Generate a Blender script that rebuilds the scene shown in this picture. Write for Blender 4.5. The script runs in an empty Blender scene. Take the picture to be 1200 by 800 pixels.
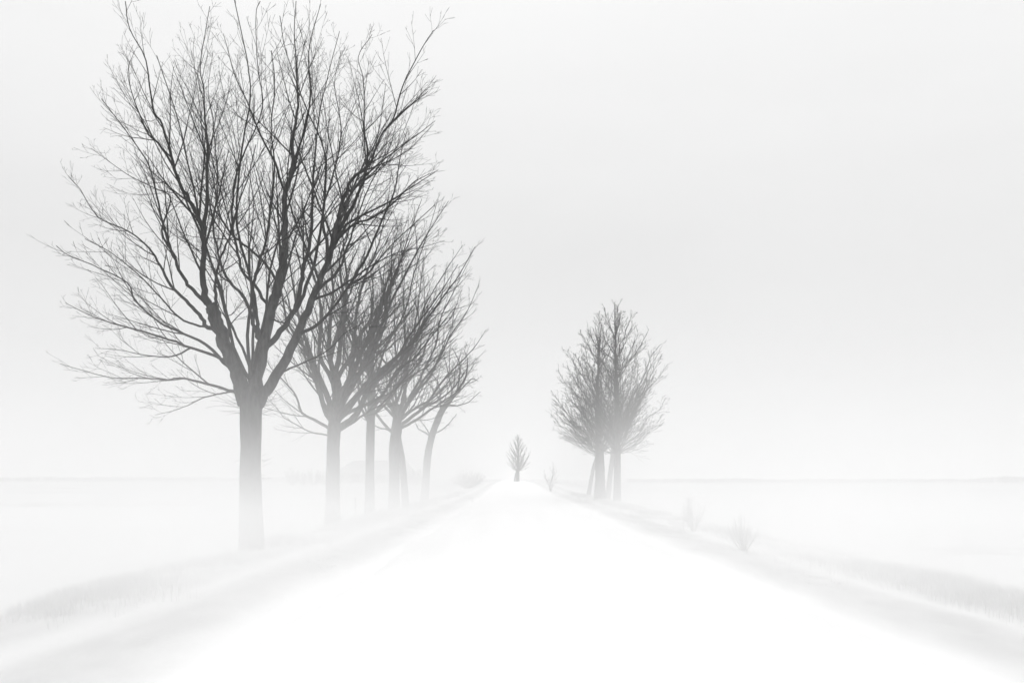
import bpy, math, random
from math import sin, cos, pi, exp, radians
from mathutils import Vector, noise

# ---------------------------------------------------------------- camera, world, sun, exposure
S = bpy.context.scene
COL = S.collection
CAM_H = 1.6
FOC = 933.0            # focal length in pixels of the 1200 px wide photograph
HOR = 560.0            # the horizon's row in it
cd = bpy.data.cameras.new('camera')
cd.sensor_width = 36; cd.lens = 28.0; cd.shift_y = 160/1200
cd.clip_start = 0.05; cd.clip_end = 6000
cam = bpy.data.objects.new('camera', cd); COL.objects.link(cam)
cam.location = (0, 0, CAM_H); cam.rotation_euler = (radians(90), 0, 0)
S.camera = cam

SUN_EL, SUN_ROT = radians(50), radians(20)
W = bpy.data.worlds.new('World'); S.world = W; W.use_nodes = True
nt = W.node_tree; nt.nodes.clear()
def nd(t, kind, **kw):
    n = t.nodes.new(kind)
    for k, v in kw.items(): setattr(n, k, v)
    return n
def mth(t, op, a, b=None, clamp=False):
    n = t.nodes.new('ShaderNodeMath'); n.operation = op; n.use_clamp = clamp
    for i, v in enumerate((a, b)):
        if v is None: continue
        if isinstance(v, (int, float)): n.inputs[i].default_value = v
        else: t.links.new(v, n.inputs[i])
    return n.outputs[0]
def maprange(t, v, a, b, c, d, smooth=True):
    n = t.nodes.new('ShaderNodeMapRange'); n.clamp = True
    n.interpolation_type = 'SMOOTHSTEP' if smooth else 'LINEAR'
    t.links.new(v, n.inputs['Value'])
    for k, x in (('From Min', a), ('From Max', b), ('To Min', c), ('To Max', d)): n.inputs[k].default_value = x
    return n.outputs['Result']
sky = nd(nt, 'ShaderNodeTexSky', sky_type='NISHITA')
sky.sun_disc = False; sky.sun_elevation = SUN_EL; sky.sun_rotation = SUN_ROT
sky.air_density = 1.0; sky.dust_density = 4.0
bw = nd(nt, 'ShaderNodeRGBToBW'); nt.links.new(sky.outputs[0], bw.inputs[0])
tc = nd(nt, 'ShaderNodeTexCoord')
sep = nd(nt, 'ShaderNodeSeparateXYZ'); nt.links.new(tc.outputs['Generated'], sep.inputs[0])
up = mth(nt, 'MAXIMUM', sep.outputs['Z'], 0.0)
# overcast dome: paler towards the zenith, duller low down
ramp = nd(nt, 'ShaderNodeValToRGB')
nt.links.new(up, ramp.inputs[0])
cr = ramp.color_ramp
stops = [(0.0, .94), (0.10, .80), (0.25, .775), (0.36, .86), (0.50, .97), (0.75, 1.04), (1.0, 1.04)]
while len(cr.elements) < len(stops): cr.elements.new(0.5)
for e, (p, v) in zip(cr.elements, stops): e.position = p; e.color = (v, v, v, 1)
cr.interpolation = 'B_SPLINE'
zen = maprange(nt, up, 0.50, 1.0, 1.0, 1.58)
dome = mth(nt, 'MULTIPLY', ramp.outputs[0], zen)
mp = nd(nt, 'ShaderNodeMapping'); mp.inputs['Scale'].default_value = (1.3, 1.3, 5.0)
nt.links.new(tc.outputs['Generated'], mp.inputs[0])
nz = nd(nt, 'ShaderNodeTexNoise'); nz.inputs['Scale'].default_value = 1.1; nz.inputs['Detail'].default_value = 3
nt.links.new(mp.outputs[0], nz.inputs[0])
cl = maprange(nt, nz.outputs[0], 0.3, 0.7, 0.965, 1.03)
dome = mth(nt, 'MULTIPLY', dome, cl)
# sky strength 0.1: the cloud layer is scaled to sit over the faint clear-sky term
dome = mth(nt, 'MULTIPLY', dome, 10.0 * 0.97)
mixd = mth(nt, 'ADD', dome, mth(nt, 'MULTIPLY', bw.outputs[0], 0.02))
comb = nd(nt, 'ShaderNodeCombineXYZ')
for i in range(3): nt.links.new(mixd, comb.inputs[i])
bg = nd(nt, 'ShaderNodeBackground'); bg.inputs['Strength'].default_value = 0.1
nt.links.new(comb.outputs[0], bg.inputs[0])
wo = nd(nt, 'ShaderNodeOutputWorld'); nt.links.new(bg.outputs[0], wo.inputs[0])

sd = bpy.data.lights.new('sun', 'SUN'); sd.energy = 0.8; sd.angle = radians(25); sd.color = (1, 1, 1)
sun = bpy.data.objects.new('sun', sd); COL.objects.link(sun)
sun.rotation_euler = (radians(90) - SUN_EL, 0, pi - SUN_ROT)
sun.location = (0, 0, 40)

S.view_settings.view_transform = 'Standard'; S.view_settings.look = 'None'
S.view_settings.exposure = 0.0; S.view_settings.gamma = 1.0
cy = S.cycles
cy.max_bounces = 10; cy.diffuse_bounces = 4; cy.volume_bounces = 6; cy.transparent_max_bounces = 8
cy.volume_step_rate = 1.0; cy.volume_max_steps = 128
cy.use_denoising = True
cy.filter_width = 1.5

# ---------------------------------------------------------------- materials
def newmat(name):
    m = bpy.data.materials.new(name); m.use_nodes = True
    t = m.node_tree; t.nodes.clear()
    out = t.nodes.new('ShaderNodeOutputMaterial')
    return m, t, out
def mat_simple(name, c0, c1, scale=6, rough=.9, bump=0.0, stretch=(1, 1, 1), detail=5):
    m, t, out = newmat(name)
    b = t.nodes.new('ShaderNodeBsdfPrincipled'); b.inputs['Roughness'].default_value = rough
    b.inputs['Specular IOR Level'].default_value = .03
    t.links.new(b.outputs[0], out.inputs[0])
    tc = t.nodes.new('ShaderNodeTexCoord'); mp = t.nodes.new('ShaderNodeMapping')
    mp.inputs['Scale'].default_value = stretch
    t.links.new(tc.outputs['Object'], mp.inputs[0])
    n = t.nodes.new('ShaderNodeTexNoise'); n.inputs['Scale'].default_value = scale; n.inputs['Detail'].default_value = detail
    t.links.new(mp.outputs[0], n.inputs[0])
    f = maprange(t, n.outputs[0], .3, .7, 0, 1)
    mx = t.nodes.new('ShaderNodeMix'); mx.data_type = 'RGBA'
    t.links.new(f, mx.inputs[0])
    mx.inputs[6].default_value = (c0, c0, c0, 1); mx.inputs[7].default_value = (c1, c1, c1, 1)
    t.links.new(mx.outputs[2], b.inputs['Base Color'])
    if bump:
        bp = t.nodes.new('ShaderNodeBump'); bp.inputs['Strength'].default_value = bump; bp.inputs['Distance'].default_value = .05
        t.links.new(n.outputs[0], bp.inputs['Height']); t.links.new(bp.outputs[0], b.inputs['Normal'])
    return m
M_BARK = mat_simple('bark', .016, .07, 11, .95, 1.0, (1, 1, .22), 8)
M_BRANCH = mat_simple('branch_bark', .012, .034, 7, .9, .5, (1, 1, .4))
M_TWIG = mat_simple('twig', .016, .034, 5, .9)
M_GRASS = mat_simple('dry_grass', .42, .60, 2.0, 1.0)
M_MIST_PALED = mat_simple('mist_paled_stalk', .46, .60, 5, .9)  # stem colour lightened to imitate mist veiling the saplings and bushes
M_WALL = mat_simple('barn_wall', .22, .30, 2, .9)
M_ROOF = mat_simple('barn_roof', .25, .32, 1, .9)
M_DARK = mat_simple('barn_opening', .03, .05, 1, .8)

def mat_snow(name, road):
    m, t, out = newmat(name)
    b = t.nodes.new('ShaderNodeBsdfPrincipled'); b.inputs['Roughness'].default_value = .8
    b.inputs['Specular IOR Level'].default_value = .1
    t.links.new(b.outputs[0], out.inputs[0])
    geo = t.nodes.new('ShaderNodeNewGeometry')
    sp = t.nodes.new('ShaderNodeSeparateXYZ'); t.links.new(geo.outputs['Position'], sp.inputs[0])
    def ns(scale, stretch, detail=4):
        mp = t.nodes.new('ShaderNodeMapping'); mp.inputs['Scale'].default_value = stretch
        t.links.new(geo.outputs['Position'], mp.inputs[0])
        n = t.nodes.new('ShaderNodeTexNoise'); n.inputs['Scale'].default_value = scale; n.inputs['Detail'].default_value = detail
        t.links.new(mp.outputs[0], n.inputs[0]); return n.outputs[0]
    fine = ns(9, (1, 1, 1), 6)
    if road:
        wear = ns(.8, (1.6, .12, 1), 5)
        f = mth(t, 'MULTIPLY', maprange(t, wear, .45, .75, 0, 1), .10)
        c0, c1 = .80, .5
    else:
        # old snow: thin on the rough verges (straw grass showing through), drifted clean beside the road
        ax = mth(t, 'ABSOLUTE', mth(t, 'SUBTRACT', sp.outputs['X'], .55))
        ax = mth(t, 'SUBTRACT', ax, mth(t, 'MULTIPLY', maprange(t, sp.outputs['Y'], 6, 13, .15, 0), maprange(t, sp.outputs['X'], -1, 0, 1, 0)))
        wob = mth(t, 'MULTIPLY', mth(t, 'SUBTRACT', ns(.35, (1, .35, 1), 4), .5), 1.4)
        a = mth(t, 'ADD', ax, wob)
        b1 = mth(t, 'MULTIPLY', maprange(t, a, 3.1, 4.3, 0, 1), maprange(t, a, 4.6, 5.6, 1, 0))
        b2 = mth(t, 'MULTIPLY', maprange(t, a, 5.4, 6.1, 0, 1), maprange(t, a, 6.9, 8.2, 1, 0))
        fld = mth(t, 'MULTIPLY', maprange(t, a, 8, 14, 0, 1), maprange(t, ns(.06, (.10, 1.0, 1), 5), .40, .62, .48, .85))
        st = maprange(t, ns(2.2, (1, .5, 1), 6), .35, .65, .7, 1)
        f = mth(t, 'ADD', mth(t, 'MULTIPLY', b1, .38), mth(t, 'MULTIPLY', b2, .45))
        f = mth(t, 'ADD', f, fld); f = mth(t, 'MULTIPLY', f, st, True)
        f = mth(t, 'ADD', f, maprange(t, a, 3.0, 4.6, 0.0, .24))
        c0, c1 = .84, .36
    mx = t.nodes.new('ShaderNodeMix'); mx.data_type = 'RGBA'
    t.links.new(f, mx.inputs[0])
    mx.inputs[6].default_value = (c0, c0, c0, 1); mx.inputs[7].default_value = (c1, c1, c1, 1)
    t.links.new(mx.outputs[2], b.inputs['Base Color'])
    bp = t.nodes.new('ShaderNodeBump'); bp.inputs['Strength'].default_value = .25; bp.inputs['Distance'].default_value = .04
    t.links.new(fine, bp.inputs['Height']); t.links.new(bp.outputs[0], b.inputs['Normal'])
    return m
M_SNOW = mat_snow('snowy_ground', False)
M_ROAD = mat_snow('snowy_road', True)

# ---------------------------------------------------------------- helpers
def tag(o, label=None, cat=None, group=None, kind=None):
    if label: o['label'] = label
    if cat: o['category'] = cat
    if group: o['group'] = group
    if kind: o['kind'] = kind
    return o
def empty(name, loc):
    o = bpy.data.objects.new(name, None); COL.objects.link(o); o.location = loc
    return o
class MB:
    def __init__(s): s.v = []; s.f = []
    def tube(s, pts, rad, sides=5, cap=True):
        n = len(pts)
        if n < 2: return
        t = (pts[1] - pts[0]).normalized()
        ref = Vector((0, 0, 1)) if abs(t.z) < .9 else Vector((1, 0, 0))
        u = t.cross(ref).normalized()
        base = len(s.v)
        for i in range(n):
            if i == 0: t = pts[1] - pts[0]
            elif i == n-1: t = pts[-1] - pts[-2]
            else: t = pts[i+1] - pts[i-1]
            if t.length < 1e-9: t = Vector((0, 0, 1))
            t = t.normalized()
            u = (u - t*u.dot(t))
            u = u.normalized() if u.length > 1e-6 else t.orthogonal().normalized()
            w = t.cross(u); r = rad[i]
            for k in range(sides):
                a = 2*pi*k/sides
                s.v.append(pts[i] + u*(r*cos(a)) + w*(r*sin(a)))
        for i in range(n-1):
            o = base + i*sides
            for k in range(sides):
                k2 = (k+1) % sides
                s.f.append((o+k, o+k2, o+sides+k2, o+sides+k))
        if cap:
            s.f.append(tuple(base + (n-1)*sides + k for k in range(sides)))
            s.f.append(tuple(base + sides-1-k for k in range(sides)))
    def box(s, x0, x1, y0, y1, z0, z1):
        b = len(s.v)
        s.v += [Vector(p) for p in ((x0,y0,z0),(x1,y0,z0),(x1,y1,z0),(x0,y1,z0),(x0,y0,z1),(x1,y0,z1),(x1,y1,z1),(x0,y1,z1))]
        for q in ((3,2,1,0),(4,5,6,7),(0,1,5,4),(1,2,6,5),(2,3,7,6),(3,0,4,7)): s.f.append(tuple(b+i for i in q))
    def build(s, name, mat, parent=None, origin=None, smooth=True):
        me = bpy.data.meshes.new(name)
        o0 = origin if origin is not None else Vector((0, 0, 0))
        me.from_pydata([tuple(p - o0) for p in s.v], [], s.f)
        if smooth: me.polygons.foreach_set('use_smooth', [True]*len(me.polygons))
        me.materials.append(mat); me.update()
        o = bpy.data.objects.new(name, me); COL.objects.link(o)
        if parent: o.parent = parent
        return o

def crest(x, y):
    """the lane climbs a little towards its far end"""
    s = min(1, max(0, (y-70)/110.0)); s = s*s*(3-2*s)
    w = exp(-((x-.5)/16.0)**2)
    return .85*s*w
def gz(x, y):
    a = abs(x - .55)
    def ss(v, p, q):
        v = min(1, max(0, (v-p)/(q-p))); return v*v*(3-2*v)
    z = -.08*ss(a, 2.6, 3.6) - .10*ss(a, 4.6, 5.6) - .38*ss(a, 7.0, 8.4) + .20*ss(a, 8.8, 12)
    z += (noise.noise(Vector((x*.5, y*.25, 3.1)))*.06 + noise.noise(Vector((x*1.7, y*1.1, 7.0)))*.03)*ss(a, 3.0, 4.5)
    return z + crest(x, y)

# ---------------------------------------------------------------- ground, lane
def grid(name, xs, ys, zf, mat):
    v = [(x, y, zf(x, y)) for y in ys for x in xs]
    n = len(xs)
    f = [(j*n+i, j*n+i+1, (j+1)*n+i+1, (j+1)*n+i) for j in range(len(ys)-1) for i in range(n-1)]
    me = bpy.data.meshes.new(name); me.from_pydata(v, [], f)
    me.polygons.foreach_set('use_smooth', [True]*len(f)); me.materials.append(mat); me.update()
    o = bpy.data.objects.new(name, me); COL.objects.link(o); return o
xs = [-3000, -1500, -700, -350, -200, -120, -80, -55, -40, -30, -24, -20, -17]
xs += [-15 + .3*i for i in range(105)]
xs += [17, 20, 24, 30, 40, 55, 80, 120, 200, 350, 700, 1500, 3000]
ys = [-60, -30, -12, -5]
y = -2.0
while y < 3000: ys.append(y); y += max(.35, abs(y)*.035)
g = grid('ground', xs, ys, gz, M_SNOW)
tag(g, 'flat fields and rough verges under thin old snow', 'ground', kind='structure')
# the lane: packed snow with a rounded crown and softly feathered edges
LX0, LX1 = -2.6, 3.75
def edge(y, s): return noise.noise(Vector((s*9.3, y*.22, 0)))*.30 + noise.noise(Vector((s*5.3, y*.9, 2)))*.12
rx = [0, .015, .05, .12, .2, .3, .4, .5, .6, .7, .8, .88, .95, .985, 1]
ry = [q for q in ys if q < 330]
v = []; f = []
for q in ry:
    a, b = LX0 + edge(q, -1), LX1 + edge(q, 1)
    for t in rx:
        x = a + (b-a)*t
        e = min(t, 1-t)
        zz = .005 + .012*min(1, e/.3) if e > 0 else -.02
        zz += .012*noise.noise(Vector((x*3, q*1.2, 1)))
        v.append((x, q, zz + gz(x, q)))
n = len(rx)
f = [(j*n+i, j*n+i+1, (j+1)*n+i+1, (j+1)*n+i) for j in range(len(ry)-1) for i in range(n-1)]
me = bpy.data.meshes.new('road'); me.from_pydata(v, [], f)
me.polygons.foreach_set('use_smooth', [True]*len(f)); me.materials.append(M_ROAD); me.update()
road = bpy.data.objects.new('road', me); COL.objects.link(road)
tag(road, 'straight white snow covered lane running to the horizon', 'road', kind='structure')

# ---------------------------------------------------------------- air
def volume_box(name, x0, x1, y0, y1, z0, z1, mat):
    b = MB(); b.box(x0, x1, y0, y1, z0, z1)
    return b.build(name, mat, smooth=False)
m, t, out = newmat('haze_air')
pv = t.nodes.new('ShaderNodeVolumePrincipled'); pv.inputs['Color'].default_value = (.985, .985, .985, 1)
pv.inputs['Density'].default_value = .0016; pv.inputs['Anisotropy'].default_value = 0
t.links.new(pv.outputs[0], out.inputs['Volume'])
hz = volume_box('haze', -3100, 3100, -70, 3100, -1.6, 62, m)
tag(hz, 'pale even winter haze filling the air over the fields', 'haze', kind='stuff')

m, t, out = newmat('mist_air')
pv = t.nodes.new('ShaderNodeVolumePrincipled'); pv.inputs['Color'].default_value = (.985, .985, .985, 1)
geo = t.nodes.new('ShaderNodeNewGeometry')
sp = t.nodes.new('ShaderNodeSeparateXYZ'); t.links.new(geo.outputs['Position'], sp.inputs[0])
X, Y, Z = sp.outputs
ax = mth(t, 'ABSOLUTE', mth(t, 'SUBTRACT', X, .5))
side_ = maprange(t, ax, 1.0, 4.2, 0.0, 1)
lane_ = maprange(t, Y, 14, 50, 0.05, .42)
gx = mth(t, 'MULTIPLY', mth(t, 'MAXIMUM', side_, lane_), maprange(t, ax, 8, 15, 1, .12))
gy = mth(t, 'DIVIDE', 1.0, mth(t, 'MAXIMUM', Y, 4.5))
hy = mth(t, 'MAXIMUM', mth(t, 'MULTIPLY', Y, .070), .5)
ez = mth(t, 'EXPONENT', mth(t, 'MULTIPLY', mth(t, 'DIVIDE', mth(t, 'SUBTRACT', Z, 1.4), hy), -1.0))
ez = mth(t, 'MINIMUM', ez, 1.45)
nz = t.nodes.new('ShaderNodeTexNoise'); nz.inputs['Scale'].default_value = .22; nz.inputs['Detail'].default_value = 1
t.links.new(geo.outputs['Position'], nz.inputs[0])
nn = maprange(t, nz.outputs[0], .3, .7, .7, 1.3)
near = maprange(t, Y, 4.0, 12.0, .2, 1)
far = maprange(t, Y, 70, 105, 1, 0)
top = maprange(t, Z, 7, 11.5, 1, 0)
dn = gx
for q in (gy, ez, nn, near, far, top): dn = mth(t, 'MULTIPLY', dn, q)
dn = mth(t, 'MULTIPLY', dn, 1.55)
t.links.new(dn, pv.inputs['Density'])
t.links.new(pv.outputs[0], out.inputs['Volume'])
mi = volume_box('ground_mist', -26, 27, 1.0, 105, -1.2, 11.6, m)
tag(mi, 'low white ground mist lying along both verges of the lane', 'mist', kind='stuff')

# ---------------------------------------------------------------- bare trees
UP = Vector((0, 0, 1))
def rvec(r): return Vector((r.gauss(0, 1), r.gauss(0, 1), r.gauss(0, 1)))
def smooth_path(pts, sub=4):
    """Catmull-Rom through the joints of a limb"""
    if len(pts) < 3: 
        return [pts[0].lerp(pts[-1], i/float(sub)) for i in range(sub+1)]
    P = [pts[0]*2 - pts[1]] + list(pts) + [pts[-1]*2 - pts[-2]]
    o = []
    for i in range(1, len(P)-2):
        a, b, c, d = P[i-1], P[i], P[i+1], P[i+2]
        for k in range(sub):
            s = k/float(sub)
            o.append(.5*((2*b) + (c-a)*s + (2*a-5*b+4*c-d)*s*s + (3*b-a-3*c+d)*s**3))
    o.append(pts[-1].copy()); return o
def arc(pts):
    L = [0]
    for i in range(1, len(pts)): L.append(L[-1] + (pts[i]-pts[i-1]).length)
    return L
class Style:
    def __init__(s, **k):
        s.dens = (2.7, 4.2, 5.0)     # children per metre on limb, branch, twig
        s.maxlev = 3
        s.len = (.42, .50, .50)
        s.wig = (.05, .08, .11); s.trop = (.06, .07, .06)
        s.ang = (22, 44); s.rmin = .0036; s.seg = (.30, .20, .14)
        s.lmax = (3.0, 1.3, .5); s.fan = 1.0
        s.base = .15
        s.__dict__.update(k)
def spawn(pts, rad, lev, rnd, st, wood, twig, t0=.15, centre=None, boost=1.0):
    if lev >= st.maxlev: return
    A = arc(pts); L = A[-1]
    n = int(L*(1-t0)*st.dens[lev]*boost*rnd.uniform(.85, 1.15) + .5)
    phase = rnd.uniform(0, 2*pi)
    for k in range(n):
        s = (t0 + (1-t0)*(k + rnd.uniform(0, .95))/max(1, n))*L
        i = 1
        while i < len(A)-1 and A[i] < s: i += 1
        q = (s - A[i-1])/max(1e-6, A[i]-A[i-1])
        p = pts[i-1].lerp(pts[i], q); r = rad[i-1]*(1-q) + rad[i]*q
        d = (pts[i]-pts[i-1]).normalized()
        rem = L - s
        ln = min(st.lmax[lev]*rnd.uniform(.55, 1.15), (rem*st.len[lev] + st.base*st.lmax[lev])*rnd.uniform(.6, 1.25))
        if ln < .05: continue
        phase += 2.4 + rnd.uniform(-.7, .7)
        o = d.orthogonal().normalized(); w = d.cross(o)
        side = o*cos(phase) + w*sin(phase)
        if centre is not None and lev == 0:
            out = Vector((p.x-centre.x, p.y-centre.y, 0))
            if out.length > .1: side = (side + out.normalized()*.35).normalized()
        an = radians(rnd.uniform(*st.ang))
        nd_ = (d*cos(an) + side*sin(an)).normalized()
        cr = min(r*rnd.uniform(.42, .66), .009 + ln*.009)
        grow(p, nd_, ln, max(st.rmin, cr), lev+1, rnd, st, wood, twig, centre)
def grow(p, d, ln, r0, lev, rnd, st, wood, twig, centre):
    j = min(lev-1, len(st.seg)-1)
    n = max(3, min(12, int(ln/st.seg[j])+1))
    pts = [p.copy()]; rad = [r0]; step = ln/n
    d = d.copy()
    for k in range(n):
        d = (d + rvec(rnd)*st.wig[j] + UP*st.trop[j]).normalized()
        p = p + d*step; pts.append(p.copy())
        rad.append(max(st.rmin*.75, r0*(1-.78*(k+1)/n)))
    tgt = wood if lev == 1 else twig
    tgt.tube(pts, rad, 5 if lev == 1 else 3, cap=(lev == 1))
    spawn(pts, rad, lev, rnd, st, wood, twig, .12, centre)
def limb(root, pts, r0, r1, rnd, st, t0, centre, name='branch', boost=1.0, power=1.0, sub=4, origin=None):
    P = smooth_path(pts, sub)
    A = arc(P); L = A[-1]
    R = [r1 + (r0-r1)*(1-a/L)**power for a in A]
    # small crookedness
    for i in range(1, len(P)-1):
        P[i] = P[i] + rvec(rnd)*min(.016, R[i]*.3)
    wood = MB(); twig = MB()
    wood.tube(P, R, 9 if r0 > .06 else 6)
    spawn(P, R, 0, rnd, st, wood, twig, t0, centre, boost)
    b = wood.build(name, M_BARK if r0 > .1 else M_BRANCH, root, origin)
    if twig.v:
        tw = twig.build('twigs', M_TWIG, b, origin); tw['kind'] = 'stuff'
    return P, R
def trunk_mesh(root, pts, radii, origin, flare=1.35, name='trunk', knobs=0, rnd=None):
    P = smooth_path(pts, 8)
    A = arc(P); L = A[-1]; n = len(pts)-1
    R = []
    for i in range(len(P)):
        q = i/8.0; k = min(n-1, int(q)); s = q-k
        R.append(radii[k]*(1-s) + radii[k+1]*s)
    for i, a in enumerate(A): R[i] *= 1 + (flare-1)*exp(-a/.28)
    b = MB(); b.tube(P, R, 20)
    for i, p in enumerate(b.v):
        q = noise.noise(Vector((p.x*6, p.y*6, p.z*1.3)))*.085 + noise.noise(Vector((p.x*2, p.y*2, p.z*.8)))*.07
        ring = i//20
        if ring < len(P): b.v[i] = P[ring] + (p-P[ring])*(1+q)
    return b.build(name, M_BARK, root, origin)

class Traced:
    """limbs given by the joints seen in the photograph, each at its own depth in the crown"""
    def __init__(s, Yb, root, rnd, st, centre, origin, fork):
        s.Yb, s.root, s.rnd, s.st, s.c, s.o = Yb, root, rnd, st, centre, origin
        s.lines = {}; s.fork = fork
    def w(s, px, py, Y): return Vector(((px-600)/FOC*Y, Y, CAM_H + (HOR-py)/FOC*Y))
    def add(s, key, parent, pts, w0, w1, slope, t0=.2, boost=1.0):
        if parent is None: Y = s.Yb
        else:
            best = min(s.lines[parent], key=lambda q: (q[0]-pts[0][0])**2 + (q[1]-pts[0][1])**2)
            Y = best[2]
        out = []; rec = []; last = None
        for (px, py) in pts:
            if last: Y += slope*math.hypot(px-last[0], py-last[1])*s.Yb/FOC
            last = (px, py)
            out.append(s.w(px, py, Y)); rec.append((px, py, Y))
        if parent is not None:
            rec.insert(0, best); out.insert(0, s.w(*best)) if math.hypot(best[0]-pts[0][0], best[1]-pts[0][1]) > 1.5 else rec.pop(0)
        # densify the record for attaching children
        dense = []
        for a, b in zip(rec, rec[1:]):
            for k in range(5):
                q = k/5.0; dense.append(tuple(a[i]*(1-q)+b[i]*q for i in range(3)))
        dense.append(rec[-1]); s.lines[key] = dense
        mpp = s.Yb/FOC
        limb(s.root, out, w0*mpp/2*(.86 if parent is None else .74), w1*mpp/2, s.rnd, s.st, t0, s.c, boost=boost, power=1.7 if len(pts) > 6 else 1.1, origin=s.o)

def free_limb(root, p0, az, reach, rise, r0, r1, rnd, st, centre, origin, bow=.5, boost=1.0, t0=.2):
    o = Vector((cos(az), sin(az), 0))
    tgt = p0 + o*reach + UP*rise
    c1 = p0 + o*reach*bow + UP*rise*(1-bow)*.75
    pts = []
    for k in range(7):
        t_ = k/6.0
        q = p0*(1-t_)**2 + c1*2*t_*(1-t_) + tgt*t_*t_
        if 0 < k < 6: q = q + rvec(rnd)*(.03*(tgt-p0).length*.5)
        pts.append(q)
    return limb(root, pts, r0, r1, rnd, st, t0, centre, boost=boost, sub=3, power=1.25, origin=origin)

# ---- the big tree nearest the camera
rnd = random.Random(11)
Yb = 20.0
def W_(px, py, Y): return Vector(((px-600)/FOC*Y, Y, CAM_H + (HOR-py)/FOC*Y))
bx = (295-600)/FOC*Yb
O = Vector((bx, Yb, gz(bx, Yb)))
T1 = empty('bare_tree', O)
tag(T1, 'largest bare tree nearest the camera, thick forked trunk and wide crown', 'tree', 'bare trees along the lane')
tp = [Vector((bx, Yb, O.z-.35)), W_(294, 600, Yb), W_(293.5, 560, Yb), W_(294, 520, Yb), W_(294, 486, Yb), W_(295, 464, Yb), W_(296, 450, Yb)]
mpp = Yb/FOC
trunk_mesh(T1, tp, [14.5*mpp, 13*mpp, 12.2*mpp, 11.8*mpp, 12.4*mpp, 14*mpp, 8*mpp], O)
st1 = Style()
c = W_(295, 460, Yb)
tr = Traced(Yb, T1, rnd, st1, c, O, c)
A = tr.add
A('A', None, [(288,474),(279,440),(270,418),(261,397),(252,372),(247,358)], 21, 15, -.15, .5, .3)
A('A1', 'A', [(248,362),(240,346),(238,320),(239,290),(236,265),(226,240),(212,218),(200,180),(190,146),(179,127),(171,71),(152,34),(147,2)], 11, .8, -.35, .12)
A('A2', 'A1', [(238,275),(242,240),(244,180),(240,139),(239,105),(235,75),(246,8)], 6.5, .7, .35)
A('A3', 'A', [(250,362),(254,350),(252,330),(258,305),(268,280),(276,250),(290,210),(300,170)], 5.5, .8, -.8)
A('L1', 'A', [(266,428),(242,404),(205,387),(182,374),(158,351),(149,331),(107,310),(80,299),(66,288)], 6.5, .8, -.45)
A('L2', 'A', [(260,420),(216,404),(179,392),(134,379),(107,370),(77,355)], 5, .7, .55)
A('L3', 'A', [(282,462),(262,455),(242,450),(212,443),(197,445),(167,443),(134,443),(104,436),(70,426)], 5.5, .7, -.1)
A('L4', 'A', [(244,384),(236,372),(222,356),(201,336),(188,312),(175,291),(152,272),(115,254),(94,222),(80,206)], 7, .8, .45)
A('L5', 'A1', [(243,356),(227,340),(215,325),(205,305),(196,280),(186,240),(175,195),(156,165),(137,139),(119,116)], 6.5, .8, -.2)
A('L6', 'L5', [(205,300),(190,270),(200,232),(182,221),(152,206),(130,191),(107,174)], 4, .6, .7)
A('L7', 'A', [(276,458),(254,462),(236,467),(220,475),(200,482),(182,486)], 3, .5, -.9)
A('L8', 'A', [(255,382),(234,382),(210,372),(190,350),(160,320),(130,296),(100,280)], 4, .6, -1.1)
A('L9', 'A1', [(210,210),(200,190),(186,168),(170,150),(150,90),(158,60)], 4, .5, .8)
A('L10', 'L2', [(225,407),(200,418),(170,416),(140,410),(112,408)], 3, .5, .4)
A('B', None, [(297,470),(302,435),(309,402),(316,367),(323,345),(329,322),(334,298),(334,260),(334,225),(344,195),(343,165),(349,124),(348,86),(345,37),(347,2)], 21, .9, .12, .3)
A('B1', 'B', [(304,398),(297,379),(290,356),(283,345),(270,331),(261,316),(254,290),(250,262),(256,215),(252,170),(250,139),(244,105),(250,60)], 6.5, .7, .75)
A('B2', 'B', [(305,395),(302,379),(299,356),(297,334),(304,307),(312,280),(318,240),(322,200),(318,150),(322,100),(318,60)], 6.5, .7, -.9)
A('B3', 'B', [(314,358),(300,336),(284,318),(278,290),(272,258),(276,210),(288,175),(302,145),(308,120),(302,75),(300,19),(305,2)], 6, .7, -.4)
A('B4', 'B', [(326,332),(310,308),(290,290),(272,274),(257,250),(250,210),(236,160),(226,127),(234,76)], 5, .6, .8)
A('B5', 'B', [(314,405),(328,388),(339,374),(348,358),(352,334),(356,316),(364,280),(366,240),(368,195),(375,131),(388,75),(398,37)], 10, .8, .5)
A('B6', 'B5', [(345,366),(356,345),(368,309),(376,270),(381,221),(380,176),(356,120),(335,60),(328,19)], 6.5, .7, -.5)
A('B7', 'B', [(334,225),(322,190),(306,160),(290,120),(276,90),(262,40)], 4.5, .6, .2)
A('B8', 'B', [(344,190),(358,150),(364,110),(362,60),(376,5)], 4, .6, -.6)
A('B9', 'B', [(316,372),(330,378),(340,372),(338,350),(330,330)], 3, .8, -1.2)
A('C', None, [(302,474),(312,457),(326,435),(344,401),(357,374),(366,352),(378,325),(386,300),(392,272),(401,240),(412,210),(431,195),(446,161),(461,139),(472,101),(495,56),(508,36)], 16, .8, -.2, .3)
A('C1', 'C', [(390,284),(402,262),(416,236),(428,205),(431,180),(427,150),(426,94),(420,67),(436,41)], 7, .7, .55)
A('C2', 'C', [(384,307),(396,280),(412,259),(450,240),(480,221),(510,202)], 5, .6, -.6)
A('C3', 'C', [(398,250),(420,215),(450,187),(480,165),(510,142)], 4, .6, .5)
A('C4', 'C', [(455,148),(480,125),(502,107)], 3, .5, -.6)
A('C5', 'C', [(350,392),(373,379),(391,360),(409,336),(431,320),(444,304),(464,282),(483,265),(510,240)], 6, .7, -.35)
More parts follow.
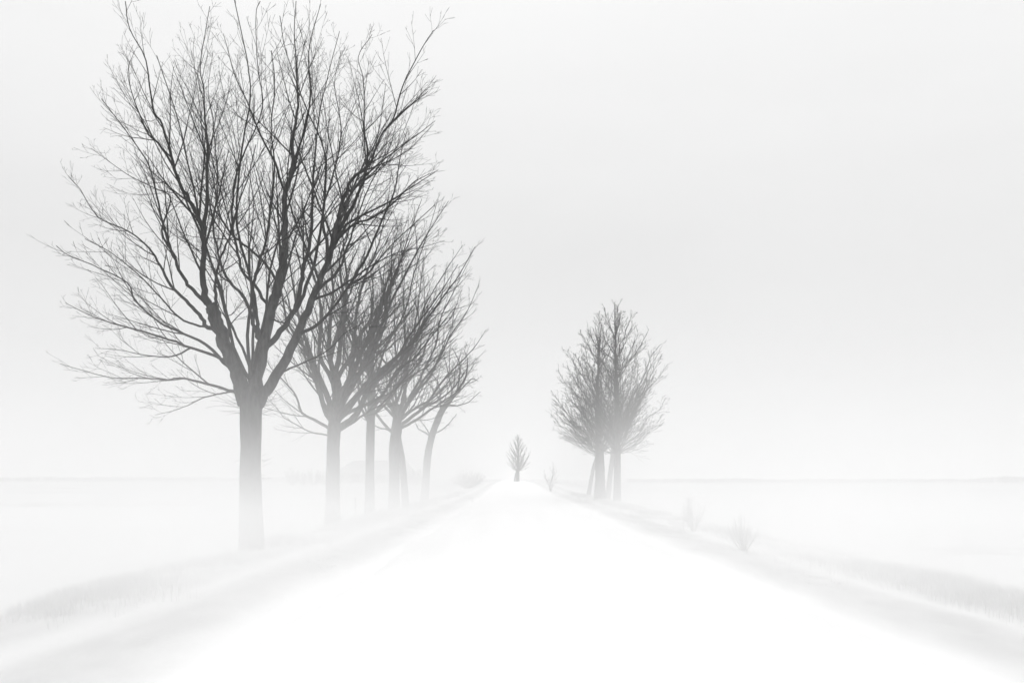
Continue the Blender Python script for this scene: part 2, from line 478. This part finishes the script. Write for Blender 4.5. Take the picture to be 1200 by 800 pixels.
A('C6', 'C', [(366,352),(395,339),(420,322),(439,309),(469,295),(494,290),(521,282)], 5, .6, .7)
A('C7', 'C', [(389,284),(417,262),(433,257),(461,238),(486,213),(513,200)], 4.5, .6, 1.0)
A('C8', 'C', [(328,437),(346,429),(369,419),(387,408),(405,390),(430,376)], 3.4, .5, -.6)
A('C9', 'C', [(380,320),(384,290),(378,250),(392,200),(400,150),(392,100),(400,60)], 6, .7, .8)
A('C10', 'C', [(372,340),(396,318),(410,280),(424,240),(440,205),(466,170),(490,110)], 5, .6, 1.1)
A('C11', 'C5', [(409,336),(430,300),(446,262),(462,225),(470,180),(478,150)], 4.5, .6, .4)
# limbs growing towards and away from the camera, which fill the middle of the crown
for az, reach, rise, st_h in ((-1.35, 3.6, 7.6, 3.9), (-1.9, 3.2, 6.6, 4.0), (-1.0, 3.4, 5.4, 4.1), (1.3, 3.8, 7.4, 3.9), (1.9, 3.4, 6.4, 4.0), (2.3, 3.6, 4.6, 4.0)):
    free_limb(T1, Vector((bx, Yb, st_h)), az, reach, rise, .045, .008, rnd, st1, c, O, .45, .8, .25)
# epicormic shoots on the trunk
ep = MB()
for k in range(70):
    z = rnd.uniform(3.15, 3.75) if k < 45 else rnd.uniform(1.4, 2.2)
    a = rnd.uniform(0, 2*pi); d = Vector((cos(a), sin(a), rnd.uniform(-.4, .5))).normalized()
    p = Vector((bx, Yb, z)) + Vector((cos(a), sin(a), 0))*.27
    dummy = MB(); grow(p, d, rnd.uniform(.25, .9) if k < 45 else rnd.uniform(.1, .3), .005, 3, rnd, st1, dummy, ep, None)
e = ep.build('twigs', M_TWIG, T1, O); e['kind'] = 'stuff'

# ---- generic roadside tree
def row_tree(px, Y, label, trunk, tr_r, limbs, seed, st, stems=None, group='bare trees along the lane', boost=1.0, name='bare_tree'):
    """trunk: (dx, z) joints from the base; limbs: (start z, azimuth, reach, top z, radius, bow)"""
    rnd = random.Random(seed)
    x = (px-600)/FOC*Y
    O = Vector((x, Y, gz(x, Y)))
    root = empty(name, O); tag(root, label, 'tree', group)
    pts = [O + Vector((dx, 0, z)) for dx, z in trunk]
    pts[0].z -= .3
    trunk_mesh(root, pts, tr_r, O)
    def at(z):
        for a, b in zip(pts, pts[1:]):
            if a.z - O.z <= z <= b.z - O.z: return a.lerp(b, (z-(a.z-O.z))/max(1e-6, b.z-a.z))
        return pts[-1].copy()
    for (zs, az, reach, zt, r, bow) in limbs:
        p0 = at(zs)
        free_limb(root, p0, az, reach, zt-zs, r, max(st.rmin, .010), rnd, st, p0, O, bow, boost, .18)
    for sp_ in (stems or []):
        q = [O + Vector((dx, dy, z)) for dx, dy, z in sp_[0]]
        q[0].z -= .3
        trunk_mesh(root, q, sp_[1], O, name='trunk')
    return root
def fan(rnd, n, z0, z1, R, ztop, r, spread=1.0, low=None):
    L = []
    for k in range(n):
        t_ = (k+.5)/n
        az = k*2.4 + rnd.uniform(-.3, .3)
        reach = R*(.35 + .75*((k*.618) % 1.0))*rnd.uniform(.9, 1.1)
        q = min(1, reach/R)
        zt = ztop*(1-.42*q**1.7)*rnd.uniform(.94, 1.03)
        L.append((rnd.uniform(z0, z1), az, reach, zt, r*rnd.uniform(.75, 1.1), rnd.uniform(.4, .62)))
    return L

st2 = Style(rmin=.005, dens=(2.3, 3.1, 3.2), seg=(.38, .26, .2), lmax=(3.2, 1.3, .6))
r_ = random.Random(5)
row_tree(390, 33, 'second bare tree on the left, its crown tangled behind the big tree', [(0, 0), (0, 1.6), (.02, 3.2), (.05, 4.0), (.1, 5.0)], [.36, .29, .27, .29, .16],
    [(4.0, .55, 5.2, 10.6, .15, .5), (4.3, .2, 5.9, 12.0, .13, .48), (4.5, -.2, 4.9, 13.2, .12, .46), (4.6, .45, 3.8, 14.2, .12, .44), (4.2, -.35, 5.6, 10.4, .10, .5), (4.6, .9, 3.9, 12.8, .14, .42), (4.6, 1.9, 2.9, 13.8, .15, .45), (4.1, 2.8, 2.5, 12.8, .15, .5),
     (4.0, 3.3, 2.9, 7.4, .07, .6), (3.8, 3.0, 2.9, 5.4, .045, .7), (4.3, -2.4, 3.0, 11.0, .12, .48), (4.5, -1.2, 3.2, 12.9, .14, .42), (4.5, -.5, 4.2, 12.0, .13, .48),
     (4.0, 2.2, 2.7, 9.2, .09, .55), (4.8, 1.4, 1.4, 14.4, .14, .4), (4.2, -.1, 5.2, 9.2, .09, .52), (3.9, .05, 3.6, 7.2, .06, .6), (4.7, 0, 2.2, 13.6, .12, .45),
     (4.8, -3.0, 1.4, 13.2, .12, .45), (4.3, -.9, 3.4, 8.8, .07, .5), (4.2, 2.6, 3.2, 10.4, .08, .5)], 21, st2)
row_tree(433, 40, 'third bare tree on the left with a slender straight trunk', [(0, 0), (.02, 2), (.05, 4.2), (.12, 6.6), (.1, 9)], [.26, .22, .21, .17, .08],
    fan(r_, 15, 4.4, 8.4, 3.9, 16.0, .07) + [(5.2, .1, 4.6, 13.8, .07, .48), (6.0, -.3, 3.6, 15.6, .07, .45), (5.0, .5, 5.0, 12.0, .07, .5)], 22, st2, boost=1.0)
st3 = Style(rmin=.0065, dens=(2.2, 2.9, 2.8), seg=(.45, .32, .25), lmax=(3.0, 1.3, .65))
row_tree(462, 48, 'fourth bare tree on the left with two stems joined at the crown', [(0, 0), (0, 2), (.03, 3.7), (.12, 4.8), (.2, 6.4)], [.36, .31, .33, .34, .16],
    fan(r_, 15, 4.4, 6.0, 5.0, 17.0, .095) + [(5.4, .1, 4.4, 15.2, .10, .46), (5.2, -.25, 5.2, 13.4, .10, .48)] + [(5.0, .3, 5.6, 11.2, .12, .5), (5.0, .05, 5.2, 9.5, .10, .55), (5.0, .6, 4.6, 12.8, .12, .45), (4.8, 3.1, 2.8, 6.4, .06, .75)], 23, st3,
    stems=[([(.72, .1, 0), (.6, .08, 1.6), (.45, .04, 3.2), (.22, 0, 4.6)], [.24, .2, .18, .16])], boost=.95)
# fifth: leaning, traced
rnd = random.Random(31); Y5 = 68.0
x5 = (497-600)/FOC*Y5; O5 = Vector((x5, Y5, gz(x5, Y5)))
T5 = empty('bare_tree', O5); tag(T5, 'smaller bare tree leaning to the right, last of the left row', 'tree', 'bare trees along the lane')
m5 = Y5/FOC
trunk_mesh(T5, [O5 - UP*.3, W_(499.5, 556, Y5), W_(501, 537, Y5), W_(506, 511, Y5), W_(516, 485, Y5), W_(523, 474, Y5), W_(536, 459, Y5)], [5.2*m5, 4.4*m5, 4.2*m5, 4*m5, 3.6*m5, 3.2*m5, 1.6*m5], O5)
st5 = Style(rmin=.010, dens=(2.2, 2.4, 2.4), seg=(.5, .4, .3), lmax=(2.4, 1.1, .6), wig=(.14, .18, .2), ang=(35, 65), trop=(.03, .03, .03))
c5 = W_(522, 470, Y5)
tr = Traced(Y5, T5, rnd, st5, c5, O5, c5); A = tr.add
A('T', None, [(533,462),(540,452),(546,440),(548,424),(545,412)], 4.0, .6, .1, .2)
A('a', None, [(505,512),(499,507),(491,503),(487,495),(484,490)], 2.6, .6, -.6, .25)
A('a2', None, [(503,508),(498,500),(494,494),(490,488)], 2.0, .5, .6, .25)
A('b', None, [(509,508),(515,505),(522,500),(528,494),(535,485)], 2.4, .6, .5, .25)
A('c', None, [(516,484),(516,470),(515,455),(511,444),(505,438),(498,428)], 3.0, .6, -.6, .2)
A('d', None, [(520,478),(529,461),(527,445),(524,432),(520,415)], 3.0, .6, .5, .2)
A('e', None, [(524,474),(536,475),(549,471),(558,463),(563,459)], 2.0, .5, -.3, .2)
A('f', None, [(535,461),(538,445),(539,427),(534,415),(530,408)], 2.8, .6, -.7, .2)
A('g', None, [(537,460),(546,450),(553,444),(560,446)], 2.4, .5, .3, .2)
A('h', None, [(517,470),(508,458),(503,450),(494,447)], 2.0, .5, .9, .2)
A('i', None, [(528,466),(532,450),(533,436),(538,420),(541,410)], 2.4, .5, 1.1, .2)

# ---- the clump on the right
st4 = Style(rmin=.0105, dens=(3.0, 3.3, 2.8), seg=(.42, .34, .28), lmax=(2.0, 1.05, .6), trop=(.08, .08, .06), ang=(20, 42), wig=(.09, .12, .14), base=.2)
RG = 'bare trees of the clump right of the lane'
def broom(rnd, n, z0, ztop, Rmax, zwide, r, skew=0.0):
    """steep limbs whose tips fill an egg-shaped crown"""
    L = []
    for k in range(n):
        q = (k+rnd.random())/n
        ze = z0 + .9 + (ztop-z0-.9)*q**.85
        if ze < zwide: R = Rmax*(.78 + .22*(ze-z0)/(zwide-z0))
        else: R = Rmax*max(.02, 1-((ze-zwide)/(ztop-zwide))**1.7)**.75
        az = k*2.4 + rnd.uniform(-.5, .5)
        f_ = rnd.uniform(.45, 1.06) if rnd.random() < .35 else rnd.uniform(.85, 1.08)
        zs = min(max(z0, ze - .7 - R*rnd.uniform(.7, 1.9)), ztop*.82)
        L.append((zs, az, R*f_, ze*rnd.uniform(.97, 1.03), r*(.45 + .8*(ze-zs)/(ztop-z0)), rnd.uniform(.40, .52)))
    return L
r_ = random.Random(8)
row_tree(723, 58, 'right trunk of the clump, tallest narrow bare tree with straight leader', [(0, 0), (.03, 3), (.05, 5.5), (.02, 8), (-.1, 11), (-.2, 14.6)], [.29, .24, .20, .13, .06, .012],
    broom(r_, 54, 3.5, 14.6, 4.1, 7.8, .06), 41, st4, group=RG)
row_tree(703, 63, 'thick middle trunk of the clump right of the lane', [(0, 0), (0, 3), (-.1, 5.5), (-.2, 8), (-.1, 11), (.1, 14)], [.46, .36, .27, .14, .06, .012],
    broom(r_, 50, 3.6, 14.2, 3.9, 8.2, .06), 42, st4, group=RG)
row_tree(711, 70, 'slanting trunk seen in the gap between the two thick clump trunks', [(0, 0), (.4, 3), (.7, 5.6), (.75, 9), (.7, 13.6)], [.25, .21, .17, .09, .012],
    broom(r_, 28, 4.0, 14.0, 3.2, 9, .05), 43, st4, group=RG)
row_tree(689, 77, 'leaning thin trunk at the left edge of the clump', [(0, 0), (.5, 2.6), (1.1, 4.8), (1.3, 8), (1.3, 11.6)], [.22, .17, .15, .08, .012],
    broom(r_, 34, 3.8, 12.6, 4.6, 8.0, .05), 44, st4, group=RG)

# ---- the lone tree at the lane's end
st6 = Style(rmin=.020, maxlev=3, dens=(1.8, 1.8, 1.4), seg=(.5, .5, .5), lmax=(1.7, .9, .5), trop=(.16, .14, .1), ang=(18, 34))
row_tree(606.5, 185, 'lone small bare tree standing at the far end of the lane', [(0, 0), (.1, 2.4), (.15, 5), (.1, 8), (.05, 11)], [.42, .34, .24, .10, .03],
    broom(r_, 60, 2.2, 10.8, 3.3, 5.0, .08), 51, st6, group='far lone trees',
    stems=[([(-.75, .1, 0), (-.45, .1, 1.5), (-.05, 0, 3.0)], [.2, .17, .14])])

# ---- saplings and bushes
def bush(px, Y, w, h, n, label, seed, r=.014, name='bush', cat='bush', lean=0.6, upright=.3, x=None, lev=2, rmin=.01, dens=2.6, group=None, pale=False):  # pale: stems and twigs take the colour with mist painted in
    rnd = random.Random(seed)
    x = (px-600)/FOC*Y if x is None else x
    O = Vector((x, Y, gz(x, Y)-.02))
    root = empty(name, O); tag(root, label, cat, group)
    stb = Style(rmin=rmin, maxlev=lev, dens=(dens, dens, 0), seg=(.2, .2, .2), lmax=(h*.45, h*.25, .2), trop=(.08, .08, .08), ang=(18, 42))
    stem = MB(); tw = MB()
    for k in range(n):
        az = rnd.uniform(0, 2*pi); q = rnd.random()**.6
        d = Vector((cos(az)*w*.5*q, sin(az)*w*.5*q, h*rnd.uniform(.6, 1)*(1-.35*q*q)))
        p0 = O + Vector((cos(az), sin(az), 0))*w*.10*rnd.random()
        pts = [p0, p0 + Vector((d.x*lean, d.y*lean, d.z*upright*1.3)), p0 + Vector((d.x*.85, d.y*.85, d.z*.7)), p0 + d]
        P = smooth_path(pts, 3); L = len(P)-1
        R = [max(rmin, r*(1-.8*i/L)) for i in range(L+1)]
        stem.tube(P, R, 5)
        spawn(P, R, 0, rnd, stb, tw, tw, .2, O)
    stem.build('stem', M_MIST_PALED if pale else M_BRANCH, root, O)
    t_ = tw.build('twigs', M_MIST_PALED if pale else M_TWIG, root, O); t_['kind'] = 'stuff'
    return root
bush(548, 118, 5.2, 3.0, 60, 'rounded leafless bush on the verge beyond the leaning tree', 61, .03, rmin=.014, pale=True)
bush(528, 100, 3.2, 1.5, 24, 'low thin bush left of the rounded leafless bush', 65, .02, rmin=.012, pale=True)
bush(645, 95, 1.9, 3.6, 9, 'spindly sapling between the lone far tree and the right clump', 62, .025, 'sapling', 'sapling', .3, .3, rmin=.010)
bush(814, 26.5, .9, 1.3, 18, 'faint pointed sapling on the right verge, nearer the clump', 63, .012, 'sapling', 'sapling', .4, .3, rmin=.0026, dens=12, pale=True)
bush(872, 19.0, .8, 1.05, 18, 'faint bushy sapling nearest the camera on the right verge', 64, .010, 'sapling', 'sapling', .5, .3, rmin=.0022, dens=13, pale=True)
bush(801, 27.5, .16, 1.3, 2, 'single thin upright stalk left of the pointed sapling', 66, .009, 'plant_stalk', 'plant', .2, .3, rmin=.004, dens=1, pale=True)
bush(391, 37.0, 1.5, 1.1, 40, 'small dense bush behind the second left trunk', 67, .012, rmin=.005, dens=6, pale=True)
bush(341, 60.0, .5, .9, 6, 'tuft of bare stalks in the field right of the largest trunk', 68, .01, 'plant_stalk', 'plant', rmin=.008, dens=3, pale=True)

# ---- thin wooden post by the third trunk
p = MB(); xx = (416.5-600)/FOC*42
b_ = Vector((xx, 42, gz(xx, 42)))
p.tube([b_ - UP*.2, b_ + UP*.5, b_ + UP*1.15], [.05, .048, .045], 8)
po = p.build('fence_post', M_BARK, None, b_); po.location = b_
tag(po, 'short wooden post standing between the second and third left trunks', 'post')

# ---------------------------------------------------------------- far farm and field edges
def barn():
    Yf = 300.0; m = Yf/FOC
    x0, x1 = (398-600)*m, (482-600)*m
    O = Vector(((x0+x1)/2, Yf, -.3)); root = empty('barn', O)
    tag(root, 'long low barn with a shallow pitched roof, faint beyond the left trees', 'barn')
    w = (x1-x0)/2; d = 8.0; hw = 4.0; hr = 8.3
    b = MB(); b.box(-w, w, -d, d, 0, hw); 
    i = len(b.v)
    b.v += [Vector(q) for q in ((-w,-d,hw+.002),(-w,d,hw+.002),(-w*.55,0,hr-.2),(w,-d,hw+.002),(w,d,hw+.002),(w*.8,0,hr-.2))]
    b.f += [(i,i+1,i+2),(i+3,i+5,i+4)]
    b.build('wall', M_WALL, root, smooth=False)
    r = MB(); e = .6
    P = [(-w-e,-d-e,hw-.3),(w+e,-d-e,hw-.3),(w*.85,0,hr),(-w*.6,0,hr),(-w-e,d+e,hw-.3),(w+e,d+e,hw-.3)]
    lo = [Vector(q) for q in P]; hi = [Vector(q)+UP*.25 for q in P]
    r.v = lo+hi
    for q in ((0,1,2,3),(3,2,5,4),(0,3,4),(1,5,2)):
        r.f.append(tuple(q[::-1])); r.f.append(tuple(k+6 for k in q))
    for a, c_ in ((0,1),(1,5),(5,4),(4,0)): r.f.append((a, c_, c_+6, a+6))
    r.build('roof', M_ROOF, root, smooth=False)
    for cx, ww, hh in ((-w*.45, 3.4, 3.2), (w*.25, 3.4, 3.2)):
        q = MB(); q.box(cx-ww/2, cx+ww/2, -d-.12, -d-.02, .02, hh); q.build('door', M_DARK, root, smooth=False)
    for cx in (-w*.8, -w*.1, w*.6, w*.82):
        q = MB(); q.box(cx-.6, cx+.6, -d-.10, -d-.02, 1.6, 2.7); q.build('window', M_DARK, root, smooth=False)
barn()
# bushes round the farm
for i, (px, Y, w, h) in enumerate(((343, 210, 4.5, 4.8), (356, 214, 5.5, 4.0), (368, 212, 5.0, 4.9), (381, 216, 5.0, 3.9), (394, 213, 4.5, 4.4))):
    bush(px, Y, w, h, 34, ['leftmost of the faint bushes by the barn', 'second of the faint bushes by the barn, low and wide', 'middle and tallest of the faint bushes by the barn', 'fourth of the faint bushes by the barn, low', 'faint bush touching the left end of the barn'][i], 80+i, .06, rmin=.04, dens=1.6, group='faint bushes left of the barn')
bush(487, 222, 8.0, 5.4, 50, 'faint rounded bush at the right end of the barn', 90, .07, rmin=.045, dens=1.5)

def hedge(name, label, px0, px1, Y, hf, step, seed):
    rnd = random.Random(seed); b = MB(); m = Y/FOC
    x = (px0-600)*m; xe = (px1-600)*m
    while x < xe:
        h = hf((x/m)+600)*(1 + .35*noise.noise(Vector((x*.05, seed, 0))) + .2*noise.noise(Vector((x*.3, seed, 3))))
        for k in range(3):
            p = Vector((x + rnd.uniform(-step, step), Y + rnd.uniform(-2.5, 2.5), gz(x, Y)))
            a = rnd.uniform(0, 2*pi); s = h*.35
            q1 = p + Vector((cos(a)*s*.4, sin(a)*s*.4, h*.5)); q2 = p + Vector((cos(a)*s, sin(a)*s, h*rnd.uniform(.75, 1.1)))
            b.tube([p, q1, q2], [.11, .09, .05], 3)
            for j in range(3):
                a2 = rnd.uniform(0, 2*pi); qq = p.lerp(q2, rnd.uniform(.2, .8))
                b.tube([qq, qq + Vector((cos(a2)*h*.3, sin(a2)*h*.3, h*.3))], [.07, .04], 3)
        x += step
    o = b.build(name, M_TWIG); tag(o, label, 'hedge', kind='stuff'); return o
hedge('field_hedge', 'thin dark hedge line along the horizon right of the clump', 735, 1330, 320,
      lambda p: 1.7 + 1.1*exp(-((p-1190)/30.0)**2), .32, 3)
hedge('far_hedge', 'very faint hedge line along the left horizon', -120, 330, 430, lambda p: 2.6, .6, 4)

# ---------------------------------------------------------------- rough dry grass poking through the snow
def grass(name, label, x0, x1, y0, y1, n, h, seed, dens_scale=1.0):
    rnd = random.Random(seed); v = []; f = []
    tries = 0; made = 0
    while made < n and tries < n*8:
        tries += 1
        # more tufts close by than far off
        y = y0*(y1/y0)**rnd.random()
        x = rnd.gauss((x0+x1)/2, (x1-x0)/4)
        q = noise.noise(Vector((x*.5, y*.22, seed)))
        if y1 > y0*3 and y < y0*1.35 and rnd.random() > (y/y0-1)/.35: continue
        if q < rnd.uniform(-.35, .35): continue
        made += 1
        hh = h*(.55 + .8*max(0, q+.2))
        sc = max(1.0, y/22)
        for k in range(7):
            bx_ = x + rnd.gauss(0, .07); by_ = y + rnd.gauss(0, .07)
            z = gz(bx_, by_) - .02
            a = rnd.uniform(0, 2*pi); ln = hh*rnd.uniform(.5, 1.1); bend = ln*rnd.uniform(.1, .55)
            wd = .0026*sc
            sx, sy = -sin(a)*wd, cos(a)*wd
            i = len(v)
            v += [(bx_-sx, by_-sy, z), (bx_+sx, by_+sy, z),
                  (bx_+cos(a)*bend*.35+sx*.8, by_+sin(a)*bend*.35+sy*.8, z+ln*.6), (bx_+cos(a)*bend*.35-sx*.8, by_+sin(a)*bend*.35-sy*.8, z+ln*.6),
                  (bx_+cos(a)*bend, by_+sin(a)*bend, z+ln*.95)]
            f += [(i, i+1, i+2, i+3), (i+3, i+2, i+4)]
    me = bpy.data.meshes.new(name); me.from_pydata(v, [], f); me.materials.append(M_GRASS); me.update()
    o = bpy.data.objects.new(name, me); COL.objects.link(o)
    tag(o, label, 'grass', kind='stuff'); return o
grass('tall_dry_grass', 'tall dry grass along the ditch on the left of the lane', -7.6, -5.4, 9, 90, 4200, .30, 1)
grass('tall_dry_grass', 'tall dry grass along the ditch on the right of the lane', 6.0, 8.2, 9, 90, 3200, .27, 2)
grass('short_dry_grass', 'short dry grass poking through snow on the left verge', -5.0, -2.9, 12, 80, 1600, .06, 3)
grass('short_dry_grass', 'short dry grass poking through snow on the right verge', 4.3, 6.0, 12, 80, 1600, .06, 4)
grass('field_grass_strip', 'thin streak of dry grass lying across the right field', 9, 17, 20.4, 22.5, 2200, .17, 5)
grass('field_grass_strip', 'thin streak of dry grass lying across the left field', -44, -16, 54, 61, 2600, .28, 6)
